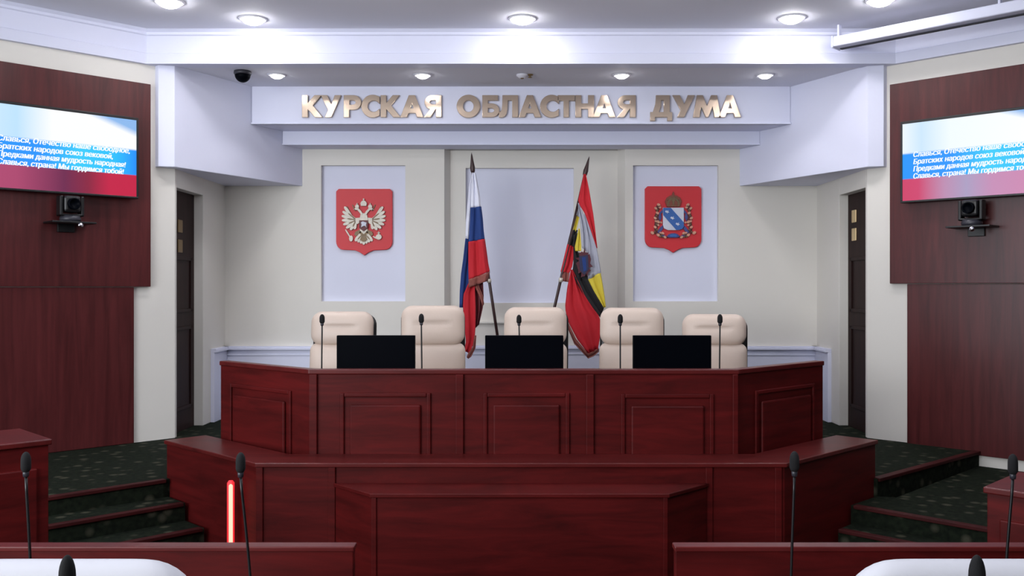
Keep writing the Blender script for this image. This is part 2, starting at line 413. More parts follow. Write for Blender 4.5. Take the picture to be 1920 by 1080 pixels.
# ------------------------------------------------------------------ ceiling fittings
protos = {}
def downlight(x, y, z, label, group):
    small = z < 3.6
    if small not in protos:
        t = thing('downlight', (x,y,z), label, 'ceiling light', group)
        R, h = (.054,.034) if small else (.082,.046)
        MB().lathe([(R,-.002),(R+.006,-.011),(R+.022,-.008),(R+.028,0),(R,0)], seg=28).build('trim_ring', M['ring'], t, local=True)
        MB().lathe([(.002,-h)]+[(R*math.sin(q), -.004-(h-.004)*math.cos(q)) for q in [PI/2*i/6 for i in range(1,7)]]+[(R,0)], seg=28).build('lens', M['lamp_small'] if small else M['lamp'], t, local=True)
        protos[small] = t
    else: t = dup(protos[small], (x,y,z), 0, label, group)
    l = bpy.data.lights.new('downlight_beam', 'SPOT'); l.energy = 4.5 if small else 8; l.spot_size = math.radians(104 if small else 150); l.spot_blend = .35 if small else .8
    l.shadow_soft_size = .04; l.color = (1,.98,.99)
    o = bpy.data.objects.new('downlight_beam', l); COL.objects.link(o); o.location = (x,y,z-.06)
    return t
gu = 'recessed lights in the upper ceiling'; gl = 'recessed lights in the lowered ceiling strip'
downlight(-2.06,7.13,ZH,'recessed ceiling light above the cornice, over the left end of the lettering',gu)
downlight(.012,7.12,ZH,'recessed ceiling light above the cornice, over the middle of the lettering',gu)
downlight(2.07,7.10,ZH,'recessed ceiling light above the cornice, over the right end of the lettering',gu)
downlight(-2.54,6.70,ZH,'recessed ceiling light cut by the top edge, nearest the left television',gu)
downlight(2.58,6.66,ZH,'recessed ceiling light cut by the top edge, nearest the white screen case',gu)
for x, lab in ((-2.06,'small recessed light in the lowered ceiling, just right of the black dome camera'),(-.83,'small recessed light in the lowered ceiling, second from the dome camera'),
               (.85,'small recessed light in the lowered ceiling, just right of the smoke detector'),(2.06,'small recessed light in the lowered ceiling, rightmost of its row of four')):
    downlight(x,7.83,ZL,lab,gl)
for x, y, lab in ((-.95,6.28,'assumed recessed ceiling light above the frame, left of centre, mirrored in the lettering'),(.96,6.25,'assumed recessed ceiling light above the frame, right of centre, mirrored in the lettering'),
                  (-2.22,5.66,'assumed recessed ceiling light above the frame at far left, mirrored in the lettering'),(2.40,5.66,'assumed recessed ceiling light above the frame at far right, mirrored in the lettering')):
    downlight(x,y,ZH,lab,gu)  # unseen lamps above the frame, assumed from highlights on the letters
# dome camera
t = thing('dome_camera', (-2.31,7.70,ZL), 'black dome security camera under the lowered ceiling, left of the lettering', 'security camera')
MB().lathe([(.07,0),(.073,-.02),(.066,-.03),(.0,-.03)], t.location, 28).build('mount_ring', M['darkgrey'], t)
MB().lathe([(.064,-.028)]+[(.064*math.cos(a), -.03-.064*math.sin(a)) for a in [i*PI/2/8 for i in range(1,8)]]+[(.002,-.094)], t.location, 28).build('dome', M['screenblack'], t)
# smoke detector
t = thing('smoke_detector', (.01,7.82,ZL), 'small white smoke detector on the lowered ceiling above the lettering', 'smoke detector')
MB().lathe([(.05,0),(.05,-.012),(.036,-.022),(.03,-.03),(.002,-.032)], t.location, 24).build('housing', M['ring'], t)
MB().lathe([(.016,-.03),(.014,-.036),(.002,-.037)], t.location, 16).build('sensor_cap', M['dullbrass'], t)
t = thing('sprinkler_head', (.075,7.82,ZL), 'tiny brown sprinkler head beside the smoke detector', 'sprinkler')
MB().lathe([(.028,0),(.026,-.008),(.01,-.01),(.008,-.022),(.02,-.024),(.018,-.027),(.002,-.028)], t.location, 20).build('rosette', M['dullbrass'], t)
# projection screen case under the right cornice
p0 = Vector((2.43,7.27)); d = Vector((1,-1)).normalized(); n = Vector((1,1)).normalized()
t = thing('projection_screen_case', (2.43,7.27,3.62), 'long white roll-up projection screen case hung below the right-hand ceiling', 'projection screen')
def slab(a0, a1, n0, n1, z0, z1, mb=None):
    P = [p0+d*a0+n*n0, p0+d*a1+n*n0, p0+d*a1+n*n1, p0+d*a0+n*n1]
    return (mb or MB()).prism([(p.x,p.y) for p in P], z0, z1)
slab(.012,2.6,0,.13,3.62,3.70).build('case', M['white'], t, bevel=.012, seg=3)
slab(.0,.014,-.004,.134,3.612,3.706).build('end_cap', M['white'], t, bevel=.006)
slab(.03,2.58,.085,.115,3.612,3.622).build('slot', M['slot'], t)
for a in (.02,1.2,2.3): slab(a,a+.015,.06,.10,3.69,ZH).build('hanger', M['white'], t)

# ------------------------------------------------------------------ televisions and wall cameras
LINES = ['Славься, Отечество наше свободное,','Братских народов союз вековой,','Предками данная мудрость народная!','Славься, страна! Мы гордимся тобой!']
def screen_mat(name, red_stops, top_stops):
    m, nt, b = new_mat(name)
    tc = nt.nodes.new('ShaderNodeTexCoord'); sp = nt.nodes.new('ShaderNodeSeparateXYZ')
    nt.links.new(tc.outputs['Generated'], sp.inputs[0])
    def ramp(stops, src):
        r = nt.nodes.new('ShaderNodeValToRGB'); e = r.color_ramp.elements
        while len(e) < len(stops): e.new(.5)
        for q, (p, c) in zip(e, stops): q.position = p; q.color = srgb(*c)
        nt.links.new(src, r.inputs[0]); return r.outputs[0]
    top = ramp(top_stops, sp.outputs['X'])
    # a pale blue ray in the upper right corner
    ma = nt.nodes.new('ShaderNodeMath'); ma.operation = 'MULTIPLY_ADD'; ma.inputs[1].default_value = .62
    nt.links.new(sp.outputs['X'], ma.inputs[0]); nt.links.new(sp.outputs['Z'], ma.inputs[2])
    ray = nt.nodes.new('ShaderNodeMapRange'); ray.inputs['From Min'].default_value = 1.38; ray.inputs['From Max'].default_value = 1.47
    nt.links.new(ma.outputs[0], ray.inputs['Value'])
    tm = nt.nodes.new('ShaderNodeMix'); tm.data_type = 'RGBA'; tm.inputs[7].default_value = srgb(140,184,236)
    nt.links.new(ray.outputs[0], tm.inputs[0]); nt.links.new(top, tm.inputs[6])
    blue = ramp([(0,(36,150,255)),(.35,(46,150,255)),(.6,(60,205,255)),(.85,(44,190,255)),(1,(36,140,255))], sp.outputs['X'])
    red = ramp(red_stops, sp.outputs['X'])
    def step(e0, e1):
        r = nt.nodes.new('ShaderNodeMapRange'); r.inputs['From Min'].default_value = e0; r.inputs['From Max'].default_value = e1
        nt.links.new(sp.outputs['Z'], r.inputs['Value']); return r.outputs[0]
    m1 = nt.nodes.new('ShaderNodeMix'); m1.data_type = 'RGBA'; nt.links.new(step(.272,.285), m1.inputs[0])
    nt.links.new(red, m1.inputs[6]); nt.links.new(blue, m1.inputs[7])
    m2 = nt.nodes.new('ShaderNodeMix'); m2.data_type = 'RGBA'; nt.links.new(step(.59,.615), m2.inputs[0])
    nt.links.new(m1.outputs[2], m2.inputs[6]); nt.links.new(tm.outputs[2], m2.inputs[7])
    nt.links.new(m2.outputs[2], b.inputs['Emission Color']); b.inputs['Emission Strength'].default_value = 1.0
    b.inputs['Base Color'].default_value = (.004,.004,.006,1); b.inputs['Roughness'].default_value = .3; b.inputs['Specular IOR Level'].default_value = .2
    return m
M['caption'] = emit('caption_white', (.93,.97,1,1), 1.0)
M['tvL'] = screen_mat('left_screen_picture', [(0,(176,74,114)),(.2,(172,72,110)),(.5,(112,44,80)),(.66,(140,40,66)),(.8,(196,38,72)),(1,(196,36,70))], [(0,(205,232,255)),(.2,(190,226,255)),(.42,(250,252,255)),(1,(250,252,255))])
M['tvR'] = screen_mat('right_screen_washed_picture', [(0,(206,66,104)),(.12,(206,70,110)),(.3,(188,140,176)),(.45,(170,156,192)),(.62,(196,140,180)),(1,(206,130,170))], [(0,(236,246,255)),(.14,(204,230,255)),(.34,(240,249,255)),(1,(252,253,255))])  # greyish pinks of the red band hold a painted reflection wash
def raw_text(body, size):
    c = bpy.data.curves.new('caption', 'FONT'); c.body = body; c.size = size; c.resolution_u = 3
    o = bpy.data.objects.new('caption', c); COL.objects.link(o)
    me = bpy.data.meshes.new_from_object(o.evaluated_get(bpy.context.evaluated_depsgraph_get()))
    bpy.data.objects.remove(o); bpy.data.curves.remove(c)
    return me
GL = {}
def glyph(ch, size):
    """mesh and advance of one letter; the letters with crossing strokes are drawn by hand"""
    if ch in GL: return GL[ch]
    mi = raw_text('I', size); xi = max(v.co.x for v in mi.vertices)
    m2 = raw_text(ch+'I', size); adv = max(v.co.x for v in m2.vertices) - xi
    me = None
    if ch != ' ':
        me = raw_text(ch, size)
        x0 = min(v.co.x for v in me.vertices); x1 = max(v.co.x for v in me.vertices); h = max(v.co.y for v in me.vertices); k = size*.085
        bowl = lambda xa, xb: [[(xa,0),(xb-h*.28,0)]+arc(xb-h*.28,h*.30,h*.28,h*.30,-90,90,8)+[(xa+k,h*.60),(xa+k,h),(xa,h)], [(xa+k,h*.15),(xb-h*.30,h*.15)]+arc(xb-h*.30,h*.30,h*.13,h*.15,-90,90,6)+[(xa+k,h*.45)]]
        if ch == 'н': me = loops_mesh([[(x0,0),(x0+k,0),(x0+k,h*.42),(x1-k,h*.42),(x1-k,0),(x1,0),(x1,h),(x1-k,h),(x1-k,h*.60),(x0+k,h*.60),(x0+k,h),(x0,h)]], 0)
        if ch == 'ь': me = loops_mesh(bowl(x0, x1), 0)
        if ch == 'ы': me = loops_mesh(bowl(x0, x1-k*1.7)+[[(x1-k,0),(x1,0),(x1,h),(x1-k,h)]], 0)
    GL[ch] = (me, adv); return GL[ch]
def text_mesh(body, size):
    out = bpy.data.meshes.new('caption'); bm = bmesh.new(); x = 0
    for ch in body:
        me, adv = glyph(ch, size)
        if me:
            n0 = len(bm.verts); bm.from_mesh(me); bm.verts.ensure_lookup_table()
            for v in bm.verts[n0:]: v.co.x += x + .18*v.co.y
        x += adv
    bm.to_mesh(out); bm.free(); return out
def television(s, cxy, z0, z1, w, mat, label):
    h = z1 - z0
    t = thing('television', (cxy[0],cxy[1],z0), label, 'television', None, -s*PI/4)
    b = MB(); b.box(-w/2,w/2,.0,.045,0,h); b.box(-w/2,w/2,-.012,.0,0,.016); b.box(-w/2,w/2,-.012,.0,h-.02,h); b.box(-w/2,-w/2+.016,-.012,0,.016,h-.02); b.box(w/2-.016,w/2,-.012,0,.016,h-.02)
    b.box(-w*.3,w*.3,.045,.075,h*.15,h*.8)
    b.build('frame', M['black'], t, bevel=.003, local=True)
    MB().box(-w/2+.01,w/2-.01,-.005,.002,.014,h-.011).build('screen', mat, t, local=True)
    x0 = -w/2 + .012 + .09
    for i, ln in enumerate(LINES):
        me = text_mesh(ln, .0565)
        xs = [v.co.x for v in me.vertices]; k = [.93,.80,.90,.885][i]/(max(xs)-min(xs))
        k = min(k, 1.15)
        m0 = min(xs)
        for v in me.vertices: v.co.x = (v.co.x-m0)*k
        bm = bmesh.new()                       # three staggered strokes make the bold weight
        for dx, dz in ((-.0023,0),(0,.0003),(.0023,.0006)):
            n0 = len(bm.verts); bm.from_mesh(me); bm.verts.ensure_lookup_table()
            for v in bm.verts[n0:]: v.co.x += dx; v.co.z += dz
        bm.to_mesh(me); bm.free()
        mesh_obj('caption_line', me, M['caption'], t, (x0, -.0062, h*(.552-.088*i)), (PI/2,0,0))
    b = MB(); b.box(-.2,.2,.07,.1,h*.3,h*.7); b.build('wall_mount', M['darkgrey'], t, local=True)
    return t
def plane_pt(r, off):          # point on the right slanted wall, off metres out from it, at view ratio r
    u = WU - off*math.sqrt(2); Y = u/(1+r); return Vector((r*Y, Y))
a = plane_pt((977-259)/F, .12); c = plane_pt((977+35)/F, .12); m = (a+c)/2
television(-1, (-m.x, m.y), wz(373,a.y), wz(221.5,a.y), (a-c).length, M['tvL'], 'wall television on the left showing a striped flag picture and song text')
a = plane_pt((1689-977)/F, .12); c = a + Vector((1,-1)).normalized()*1.1; m = (a+c)/2
television(1, (m.x, m.y), wz(381,a.y), wz(229,a.y), 1.1, M['tvR'], 'wall television on the right showing a striped flag picture and song text')

def ptz(s, r, zc, label):
    q = plane_pt(r, .04)
    t = thing('conference_camera', (s*q.x, q.y, zc-.1), label, 'camera', None, -s*PI/4)
    t.scale = (1.2,1.2,1.2)
    b = MB(); b.box(-.13,.13,-.17,0,.0,.012); b.box(-.05,.05,-.02,0,-.05,.0); b.build('shelf_bracket', M['black'], t, bevel=.003, local=True)
    MB().lathe([(.058,.012),(.062,.03),(.055,.05),(.002,.052)], (0,-.09,0), 24).build('base', M['darkgrey'], t, local=True)
    b = MB()
    for q2 in (-1,1): b.box(q2*.062-.01,q2*.062+.01,-.125,-.055,.045,.17)
    b.box(-.072,.072,-.125,-.055,.045,.06); b.build('yoke', M['black'], t, bevel=.006, local=True)
    h = MB(); h.box(-.05,.05,-.14,-.04,.068,.172); hd = h.build('head', M['black'], t, bevel=.018, local=True, seg=3)
    MB().lathe([(.036,-.135),(.036,-.165),(.028,-.168),(.026,-.158),(.002,-.155)], (0,0,.12), 24, axis='y').build('lens', M['screenblack'], hd, local=True)
    MB().lathe([(.016,-.17),(.016,-.18),(.012,-.186),(.001,-.188)], (.03,0,-.012), 14, axis='y').build('indicator', M['chrome'], t, local=True)
ptz(-1, (977-122)/F, 2.31, 'black conference camera on a shelf bracket under the left television')
ptz(1, (1832-977)/F, 2.28, 'black conference camera on a shelf bracket under the right television')

# ------------------------------------------------------------------ coats of arms
def shield_outline(x0, x1, y0, y1, yp):
    w = x1-x0; cx = (x0+x1)/2; r = w*.09
    P = [(x0+r*.5,y0),(x1-r*.5,y0),(x1,y0+r*.5)]
    P += [(x1,y1-w*.16)] + [(x1-w*.13+w*.13*math.cos(q), y1-w*.16+w*.15*math.sin(q)) for q in [PI/2*i/6 for i in range(1,7)]]
    P += [(cx+w*.16,y1),(cx+w*.07,y1+(yp-y1)*.45),(cx,yp),(cx-w*.07,y1+(yp-y1)*.45),(cx-w*.16,y1)]
    P += [(x0+w*.13-w*.13*math.cos(q), y1-w*.16+w*.15*math.sin(q)) for q in [PI/2*i/6 for i in range(6,0,-1)]] + [(x0,y1-w*.16),(x0,y0+r*.5)]
    return P
class Draw:
    """outlines given as points of the emblem's own drawing, placed as relief on the wall at depth Y"""
    def __init__(s, ox, oy, k, Y): s.ox, s.oy, s.k, s.Y = ox, oy, k, Y
    def P(s, pts): return [(wx(x/s.k+s.ox,s.Y), wz(y/s.k+s.oy,s.Y)) for x, y in pts]
    def plate(s, mb, pts, d0, d1, mi=0): mb.xz(s.P(pts), s.Y-d1, s.Y-d0, mi)
def ell(cx, cy, rx, ry, n=18, rot=0):
    c, q = math.cos(rot), math.sin(rot)
    return [(cx+rx*math.cos(2*PI*i/n)*c-ry*math.sin(2*PI*i/n)*q, cy+rx*math.cos(2*PI*i/n)*q+ry*math.sin(2*PI*i/n)*c) for i in range(n)]
def feather(x0, y0, x1, y1, w):
    dx, dy = x1-x0, y1-y0; L = math.hypot(dx,dy); nx, ny = -dy/L*w, dx/L*w
    return [(x0+nx*.6,y0+ny*.6),(x0+dx*.7+nx,y0+dy*.7+ny),(x0+dx*.92+nx*.7,y0+dy*.92+ny*.7),(x1,y1),(x0+dx*.92-nx*.7,y0+dy*.92-ny*.7),(x0+dx*.7-nx,y0+dy*.7-ny),(x0-nx*.6,y0-ny*.6)]
YN = ZB + .054                                   # face of the niche
D = Draw(560,270,4.909,YN)
t = thing('coat_of_arms', (wx(684,YN),YN,wz(479,YN)), 'red shield with a silver double-headed eagle in the left niche', 'coat of arms')
b = MB(); D.plate(b, shield_outline(350,866,416,980,1026), 0, .03); b.build('shield', M['red'], t, bevel=.004)
CXE = 606
def mir(pts): return [(2*CXE-x, y) for x, y in pts][::-1]
def both(mb, pts, a, c, mi=0):
    D.plate(mb, pts, a, c, mi); D.plate(mb, mir(pts), a, c, mi)
b = MB()
D.plate(b, [(575,655),(590,640),(622,640),(637,655),(648,720),(640,800),(606,835),(572,800),(564,720)], .03, .048)
both(b, [(585,660),(565,632),(548,612),(530,612),(522,598),(538,585),(556,588),(566,602),(585,622),(600,648)], .03, .052)
both(b, [(524,600),(508,606),(520,610)], .03, .05)
b.build('eagle_body', M['silver'], t, bevel=.002)
for f in (lambda q: q, mir):
    b = MB()
    D.plate(b, f([(570,680),(530,684),(492,652),(466,640),(448,670),(462,712),(500,742),(548,740),(572,722)]), .03, .044)
    for i, (x1,y1) in enumerate(((428,578),(411,622),(402,664),(404,706),(416,746),(444,780),(482,796),(520,788))):
        D.plate(b, f(feather(500+i*5, 676+i*9, x1, y1, 15)), .03, .05+.001*(i%2))
    for i, (x1,y1) in enumerate(((448,640),(440,690),(452,735),(492,765))):
        D.plate(b, f(feather(528, 694+i*8, x1+16, y1, 6)), .049, .053, 1)
    for (x,y) in ((468,606),(500,560),(450,575)): D.plate(b, f(feather(x+30,y+60,x,y,5)), .03, .04, 1)
    b.build('wing', [M['silver'],M['oldgold']], t, bevel=.0015)
# crowns
for (x,y,s2) in ((606,552,1.25),(546,578,.8),(666,578,.8)):
    b = MB(); D.plate(b, [(x-20*s2,y+18*s2),(x-24*s2,y-2*s2),(x-14*s2,y-18*s2),(x,y-24*s2),(x+14*s2,y-18*s2),(x+24*s2,y-2*s2),(x+20*s2,y+18*s2)], .03, .055)
    D.plate(b, ell(x,y-30*s2,6*s2,8*s2), .03, .055); b.build('crown', M['silver'], t, bevel=.002)
b = MB(); D.plate(b, [(566,706),(646,706),(646,776),(606,806),(566,776)], .046, .060); b.build('breast_shield', M['darkred'], t, bevel=.002)
b = MB(); D.plate(b, [(585,772),(590,742),(582,728),(600,716),(616,722),(636,728),(630,748),(634,774),(620,756),(604,760)], .058, .068); b.build('horseman', M['shieldwhite'], t, bevel=.0015)
b = MB()
for i in range(7):
    q = -1 + i/3; D.plate(b, feather(606+q*16, 812, 606+q*80, 932-abs(q)*34, 17), .03, .044+.002*(i%2))
b.build('tail', M['silver'], t, bevel=.0015)
b = MB()
for i in range(6):
    q = -.83 + i/3; D.plate(b, feather(606+q*14, 830, 606+q*66, 905-abs(q)*30, 5), .044, .051)
D.plate(b, ell(606,880,26,22), .044, .053); D.plate(b, ell(606,820,40,22), .03, .047)
both(b, [(570,790),(528,812),(520,838),(540,850),(560,830),(584,815)], .03, .047)
b.build('tail_detail', M['oldgold'], t)
b = MB(); D.plate(b, feather(500,888,436,786,7), .03, .046); D.plate(b, ell(490,872,18,28), .03, .05); b.build('sceptre', M['silver'], t, bevel=.0015)
b = MB(); D.plate(b, ell(744,858,28,26), .03, .052); D.plate(b, [(738,836),(738,824),(728,824),(728,818),(738,818),(738,808),(748,808),(748,818),(758,818),(758,824),(748,824),(748,836)], .03, .046)
D.plate(b, feather(690,852,726,872,8), .03, .044); b.build('orb', M['silver'], t, bevel=.002)

D = Draw(1180,310,5.682,YN); CXE = 460
t = thing('coat_of_arms', (wx(1261,YN),YN,wz(474,YN)), 'red shield with a blue-banded white escutcheon, wreath and crown in the right niche', 'coat of arms')
b = MB(); D.plate(b, shield_outline(162,762,226,882,932), 0, .03); b.build('shield', M['red'], t, bevel=.004)
b = MB(); D.plate(b, [(350,455),(572,455),(572,640),(562,676),(520,694),(404,694),(362,676),(350,640)], .03, .05); b.build('escutcheon', M['shieldwhite'], t, bevel=.003)
b = MB(); D.plate(b, [(352,457),(432,457),(570,612),(570,655),(556,682),(520,692),(490,692),(352,534)], .05, .056); b.build('bend', M['blue'], t, bevel=.0015)
for (x,y) in ((394,500),(450,566),(506,630)):
    b = MB(); D.plate(b, [(x-24,y-6),(x-10,y-16),(x,y-6),(x+12,y-20),(x+10,y-2),(x+24,y+8),(x+8,y+8),(x+2,y+20),(x-6,y+8),(x-16,y+8)], .056, .060); b.build('bird', M['shieldwhite'], t)
b = MB(); D.plate(b, [(392,448),(372,388),(388,350),(420,330),(445,322),(452,300),(460,282),(468,300),(475,322),(500,330),(532,350),(548,388),(528,448)], .03, .052)
D.plate(b, [(390,446),(386,430),(534,430),(530,446)], .03, .058); b.build('crown', M['crown'], t, bevel=.003)
b = MB()
D.plate(b, [(396,440),(396,396),(420,360),(460,342),(500,360),(524,396),(524,440),(505,440),(505,400),(480,372),(470,400),(470,440),(450,440),(450,400),(440,372),(415,400),(415,440)], .05, .056)
for (x,y) in ((400,372),(430,352),(460,340),(490,352),(520,372),(410,438),(443,438),(477,438),(510,438)): D.plate(b, ell(x,y,8,8,10), .05, .060)
b.build('crown_jewels', M['oldgold'], t, bevel=.001)
def rib(pts):
    for q in (pts, mir(pts)): b = MB(); D.plate(b, q, .03, .045); b.build('ribbon', M['navy'], t, bevel=.002)
rib([(350,470),(318,505),(304,560),(320,600),(338,560),(330,520),(352,505)])
rib([(350,640),(322,664),(290,712),(310,730),(338,700),(352,680)])
rib([(330,745),(352,772),(380,775),(372,745)])
b = MB(); D.plate(b, [(410,738),(440,726),(480,726),(510,738),(530,760),(500,774),(420,774),(392,760)], .03, .048); b.build('ribbon', M['navy'], t, bevel=.002)
b = MB(); D.plate(b, [(420,744),(455,736),(500,744),(492,766),(426,766)], .046, .053); b.build('ribbon_knot', M['blue'], t, bevel=.0015)
b = MB()
band_ = [(300,410),(325,440),(300,500),(308,560),(322,606),(296,650),(292,700),(340,735),(380,752),(372,780),(318,760),(262,728),(258,660),(266,600),(256,560),(280,500),(264,462)]
D.plate(b, band_, .03, .040, 2); D.plate(b, mir(band_), .03, .040, 2); D.plate(b, [(370,756),(550,756),(550,774),(370,774)], .03, .040, 2)
for (x,y,r) in ((306,425,20),(274,462,17),(318,452,16),(292,512,19),(268,566,18),(300,606,20),(276,600,15),(268,662,18),(300,640,14),(238,722,22),(300,745,20),(350,726,17),(372,768,18),(324,722,14),(330,612,14)):
    for xx in (x, 2*CXE-x):
        D.plate(b, ell(xx,y,r,r*.72,12,rot=(.6 if xx < CXE else -.6)), .03, .05)
for (x,y,r) in ((290,482,12),(310,440,9),(284,540,11),(282,632,11),(288,690,12),(320,760,12),(338,740,9),(262,712,9),(345,765,9)):
    for xx in (x, 2*CXE-x): D.plate(b, ell(xx,y,r,r,10), .03, .053, 1)
b.build('wreath', [M['leaf'],M['oldgold'],M['darkred']], t, bevel=.0015)

# ------------------------------------------------------------------ flags
FY = 8.45
class Cloth:
    """ruled cloth strips between a left and a right edge line, with folds in depth"""
    def __init__(s, ox, oy, k): s.ox, s.oy, s.k = ox, oy, k; s.mb = MB()
    def strip(s, left, right, mi, dep, amp=.02, waves=2.0, ph=0, nr=16, nc=14, target=None):
        def samp(L, t):
            t *= len(L)-1; i = min(int(t), len(L)-2); f = t-i
            return (L[i][0]*(1-f)+L[i+1][0]*f, L[i][1]*(1-f)+L[i+1][1]*f)
        G_ = []
        for i in range(nr+1):
            a = samp(left, i/nr); c = samp(right, i/nr); row = []
            for j in range(nc+1):
                u = j/nc; x = a[0]*(1-u)+c[0]*u; y = a[1]*(1-u)+c[1]*u
                yy = FY - dep - amp*math.sin(2*PI*(waves*u)+ph) - amp*.4*math.sin(2*PI*(waves*2.3*u)+ph*2+i*.12)
                px, py = x/s.k+s.ox, y/s.k+s.oy
                row.append((wx(px,FY), yy, wz(py,FY)))
            G_.append(row)
        (target or s.mb).grid(G_, mi)
K7 = 2.511
def pole(t, top, base, fin_tip):
    """top/base/fin_tip in photograph pixels at depth FY"""
    T = Vector((wx(top[0],FY),FY,wz(top[1],FY))); dx = (base[0]-top[0])/(base[1]-top[1])
    yb = CY + (EYE-DZ)*F/FY; B = Vector((wx(top[0]+dx*(yb-top[1]),FY),FY,DZ+.002))
    MB().tube([B,T], .0135, 14).build('pole', M['polewood'], t)
    A = Vector((wx(fin_tip[0],FY),FY,wz(fin_tip[1],FY))); u = A-T
    MB().tube([T-u*.05, T+u*.02, T+u*.1, T+u*.22, T+u*.5, T+u*.85, A], [.014,.02,.021,.023,.015,.007,.001], 16).build('finial', M['polewood'], t)
    return T, B
t = thing('flag', (wx(956,FY),FY,DZ), 'white, blue and red tricolour flag draped on a pole, leaning left behind the chairs', 'flag')
pole(t, (886.5,322), (932,625), (884,286))
C = Cloth(820,270,K7)
# rear fold hanging on the left: white, then blue, then red
C.strip([(164,140),(150,200),(141,300),(135,370),(133,445)],[(176,150),(172,200),(168,300),(166,370),(160,450)],0,.0,.012,1.0)
C.strip([(133,445),(122,540),(112,610),(106,690),(104,770)],[(160,450),(160,540),(154,610),(150,690),(140,770)],1,.0,.014,1.0,.6)
# front fold on the pole side: white, blue, red
C.strip([(166,138),(163,200),(160,250),(158,302)],[(180,138),(192,200),(202,250),(207,296)],0,.04,.014,1.6,.4)
C.strip([(158,302),(156,360),(152,420),(148,462)],[(207,296),(214,350),(219,410),(224,448)],1,.045,.016,1.6,.4)
C.strip([(148,462),(148,530),(148,590),(149,640)],[(224,448),(232,500),(240,560),(248,600)],2,.05,.018,1.6,.2)
# lower tail of the red stripe and the dark fold beside it
C.strip([(150,650),(124,710),(122,770),(130,860),(136,930),(128,972)],[(178,650),(178,700),(181,770),(180,860),(176,930),(150,985)],2,.03,.014,1.2)
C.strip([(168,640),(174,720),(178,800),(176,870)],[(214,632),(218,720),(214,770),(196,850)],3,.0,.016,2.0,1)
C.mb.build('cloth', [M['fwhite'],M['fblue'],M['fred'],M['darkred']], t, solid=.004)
def fringe(*a, **k):
    fb = MB(); C.strip(*a, target=fb, **k); fb.build('fringe', M['fringe'], t, solid=.004)
fringe([(149,638),(150,676)],[(248,602),(238,645)],0,.055,.018,1.6,.2,nr=4)
fringe([(174,665),(200,720),(214,765)],[(190,655),(214,712),(220,752)],0,.02,.006,1,nr=6)
fringe([(176,900),(168,955),(146,985),(140,1003)],[(184,900),(180,960),(160,1000),(146,1010)],0,.04,.006,1,nr=6)
MB().tube([(wx(917,FY),FY-.02,wz(523,FY)),(wx(917.5,FY),FY-.02,wz(530,FY))],.02,12).build('collar', M['silver'], t)['label'] = 'pale collar on the pole'

t = thing('flag', (wx(987,FY),FY,DZ), 'red, silver, yellow and black striped flag with emblem, leaning right behind the chairs', 'flag')
pole(t, (1096.5,328), (1040,575), (1105,293))
C = Cloth(820,270,K7)
mats = [M['fred'],M['fgrey'],M['fyellow'],M['fblack'],M['darkred']]
# rear fold on the left
C.strip([(668,240),(656,290),(648,330)],[(690,240),(676,300),(668,345)],1,.0,.01,1)
C.strip([(648,330),(640,365),(631,402)],[(668,345),(660,380),(652,412)],2,.0,.01,1)
C.strip([(631,402),(620,440),(612,472)],[(660,405),(652,445),(645,485)],3,.0,.01,1)
C.strip([(612,472),(598,530),(588,570),(580,600)],[(645,482),(642,530),(636,575),(622,608)],0,.0,.012,1)
# front folds
C.strip([(688,145),(672,215),(660,275),(690,325),(712,385),(732,440),(747,488)],[(697,145),(712,215),(722,275),(731,330),(738,385),(744,440),(750,492)],0,.05,.012,1.2)
C.strip([(661,280),(664,330),(672,380),(676,430),(680,490)],[(664,280),(686,330),(702,380),(712,430),(716,520)],1,.04,.014,1.5,.5)
C.strip([(690,330),(694,400),(698,470),(700,540),(708,640)],[(692,330),(714,392),(748,492),(760,560),(768,606)],1,.045,.012,1.4)
C.strip([(664,400),(656,440),(646,485),(648,505)],[(668,400),(672,440),(676,480),(676,505)],2,.05,.01,1)
C.strip([(640,430),(640,490),(640,560),(634,606),(650,640)],[(660,420),(650,490),(690,560),(710,600),(718,645)],3,.04,.012,1.2)
C.strip([(704,640),(730,690),(756,732),(779,770)],[(766,604),(776,660),(784,710),(791,768)],2,.045,.014,1.5)
C.strip([(640,625),(680,700),(722,760),(766,818)],[(706,636),(732,690),(758,734),(781,772)],3,.05,.014,1.4)
C.strip([(628,592),(610,680),(600,770),(612,830),(655,915),(708,985)],[(634,592),(690,712),(724,764),(764,818),(764,900),(752,966)],0,.045,.018,2.2)
C.mb.build('cloth', mats, t, solid=.004)
fringe([(582,600),(584,645)],[(622,606),(616,650)],0,.0,.01,1,nr=4)
fringe([(606,825),(650,915),(706,984)],[(604,845),(644,940),(708,1008)],0,.05,.008,1,nr=10)
fringe([(706,984),(730,976),(756,958)],[(708,1008),(734,996),(758,976)],0,.05,.008,1,nr=6)
D = Draw(820,270,K7,FY-.088)
rag = [(690+(33+7*math.sin(i*2.3)+(5 if i%2 else -4))*math.cos(2*PI*i/30), 562+(60+8*math.sin(i*1.7)+(6 if i%2 else -6))*math.sin(2*PI*i/30)) for i in range(30)]
b = MB(); D.plate(b, rag, 0, .006); b.build('emblem_wreath', M['emblemred'], t)
b = MB(); D.plate(b, [(668,528),(708,522),(712,590),(692,616),(672,596)], .006, .010); D.plate(b, [(680,535),(698,532),(702,595),(688,602)], .010, .013, 1); b.build('emblem_shield', [M['emblemnavy'],M['fblue']], t)
MB().tube([(wx(1052,FY),FY-.01,wz(521,FY)),(wx(1051,FY),FY-.01,wz(529,FY))],.02,12).build('collar', M['silver'], t)['label'] = 'pale collar on the pole'

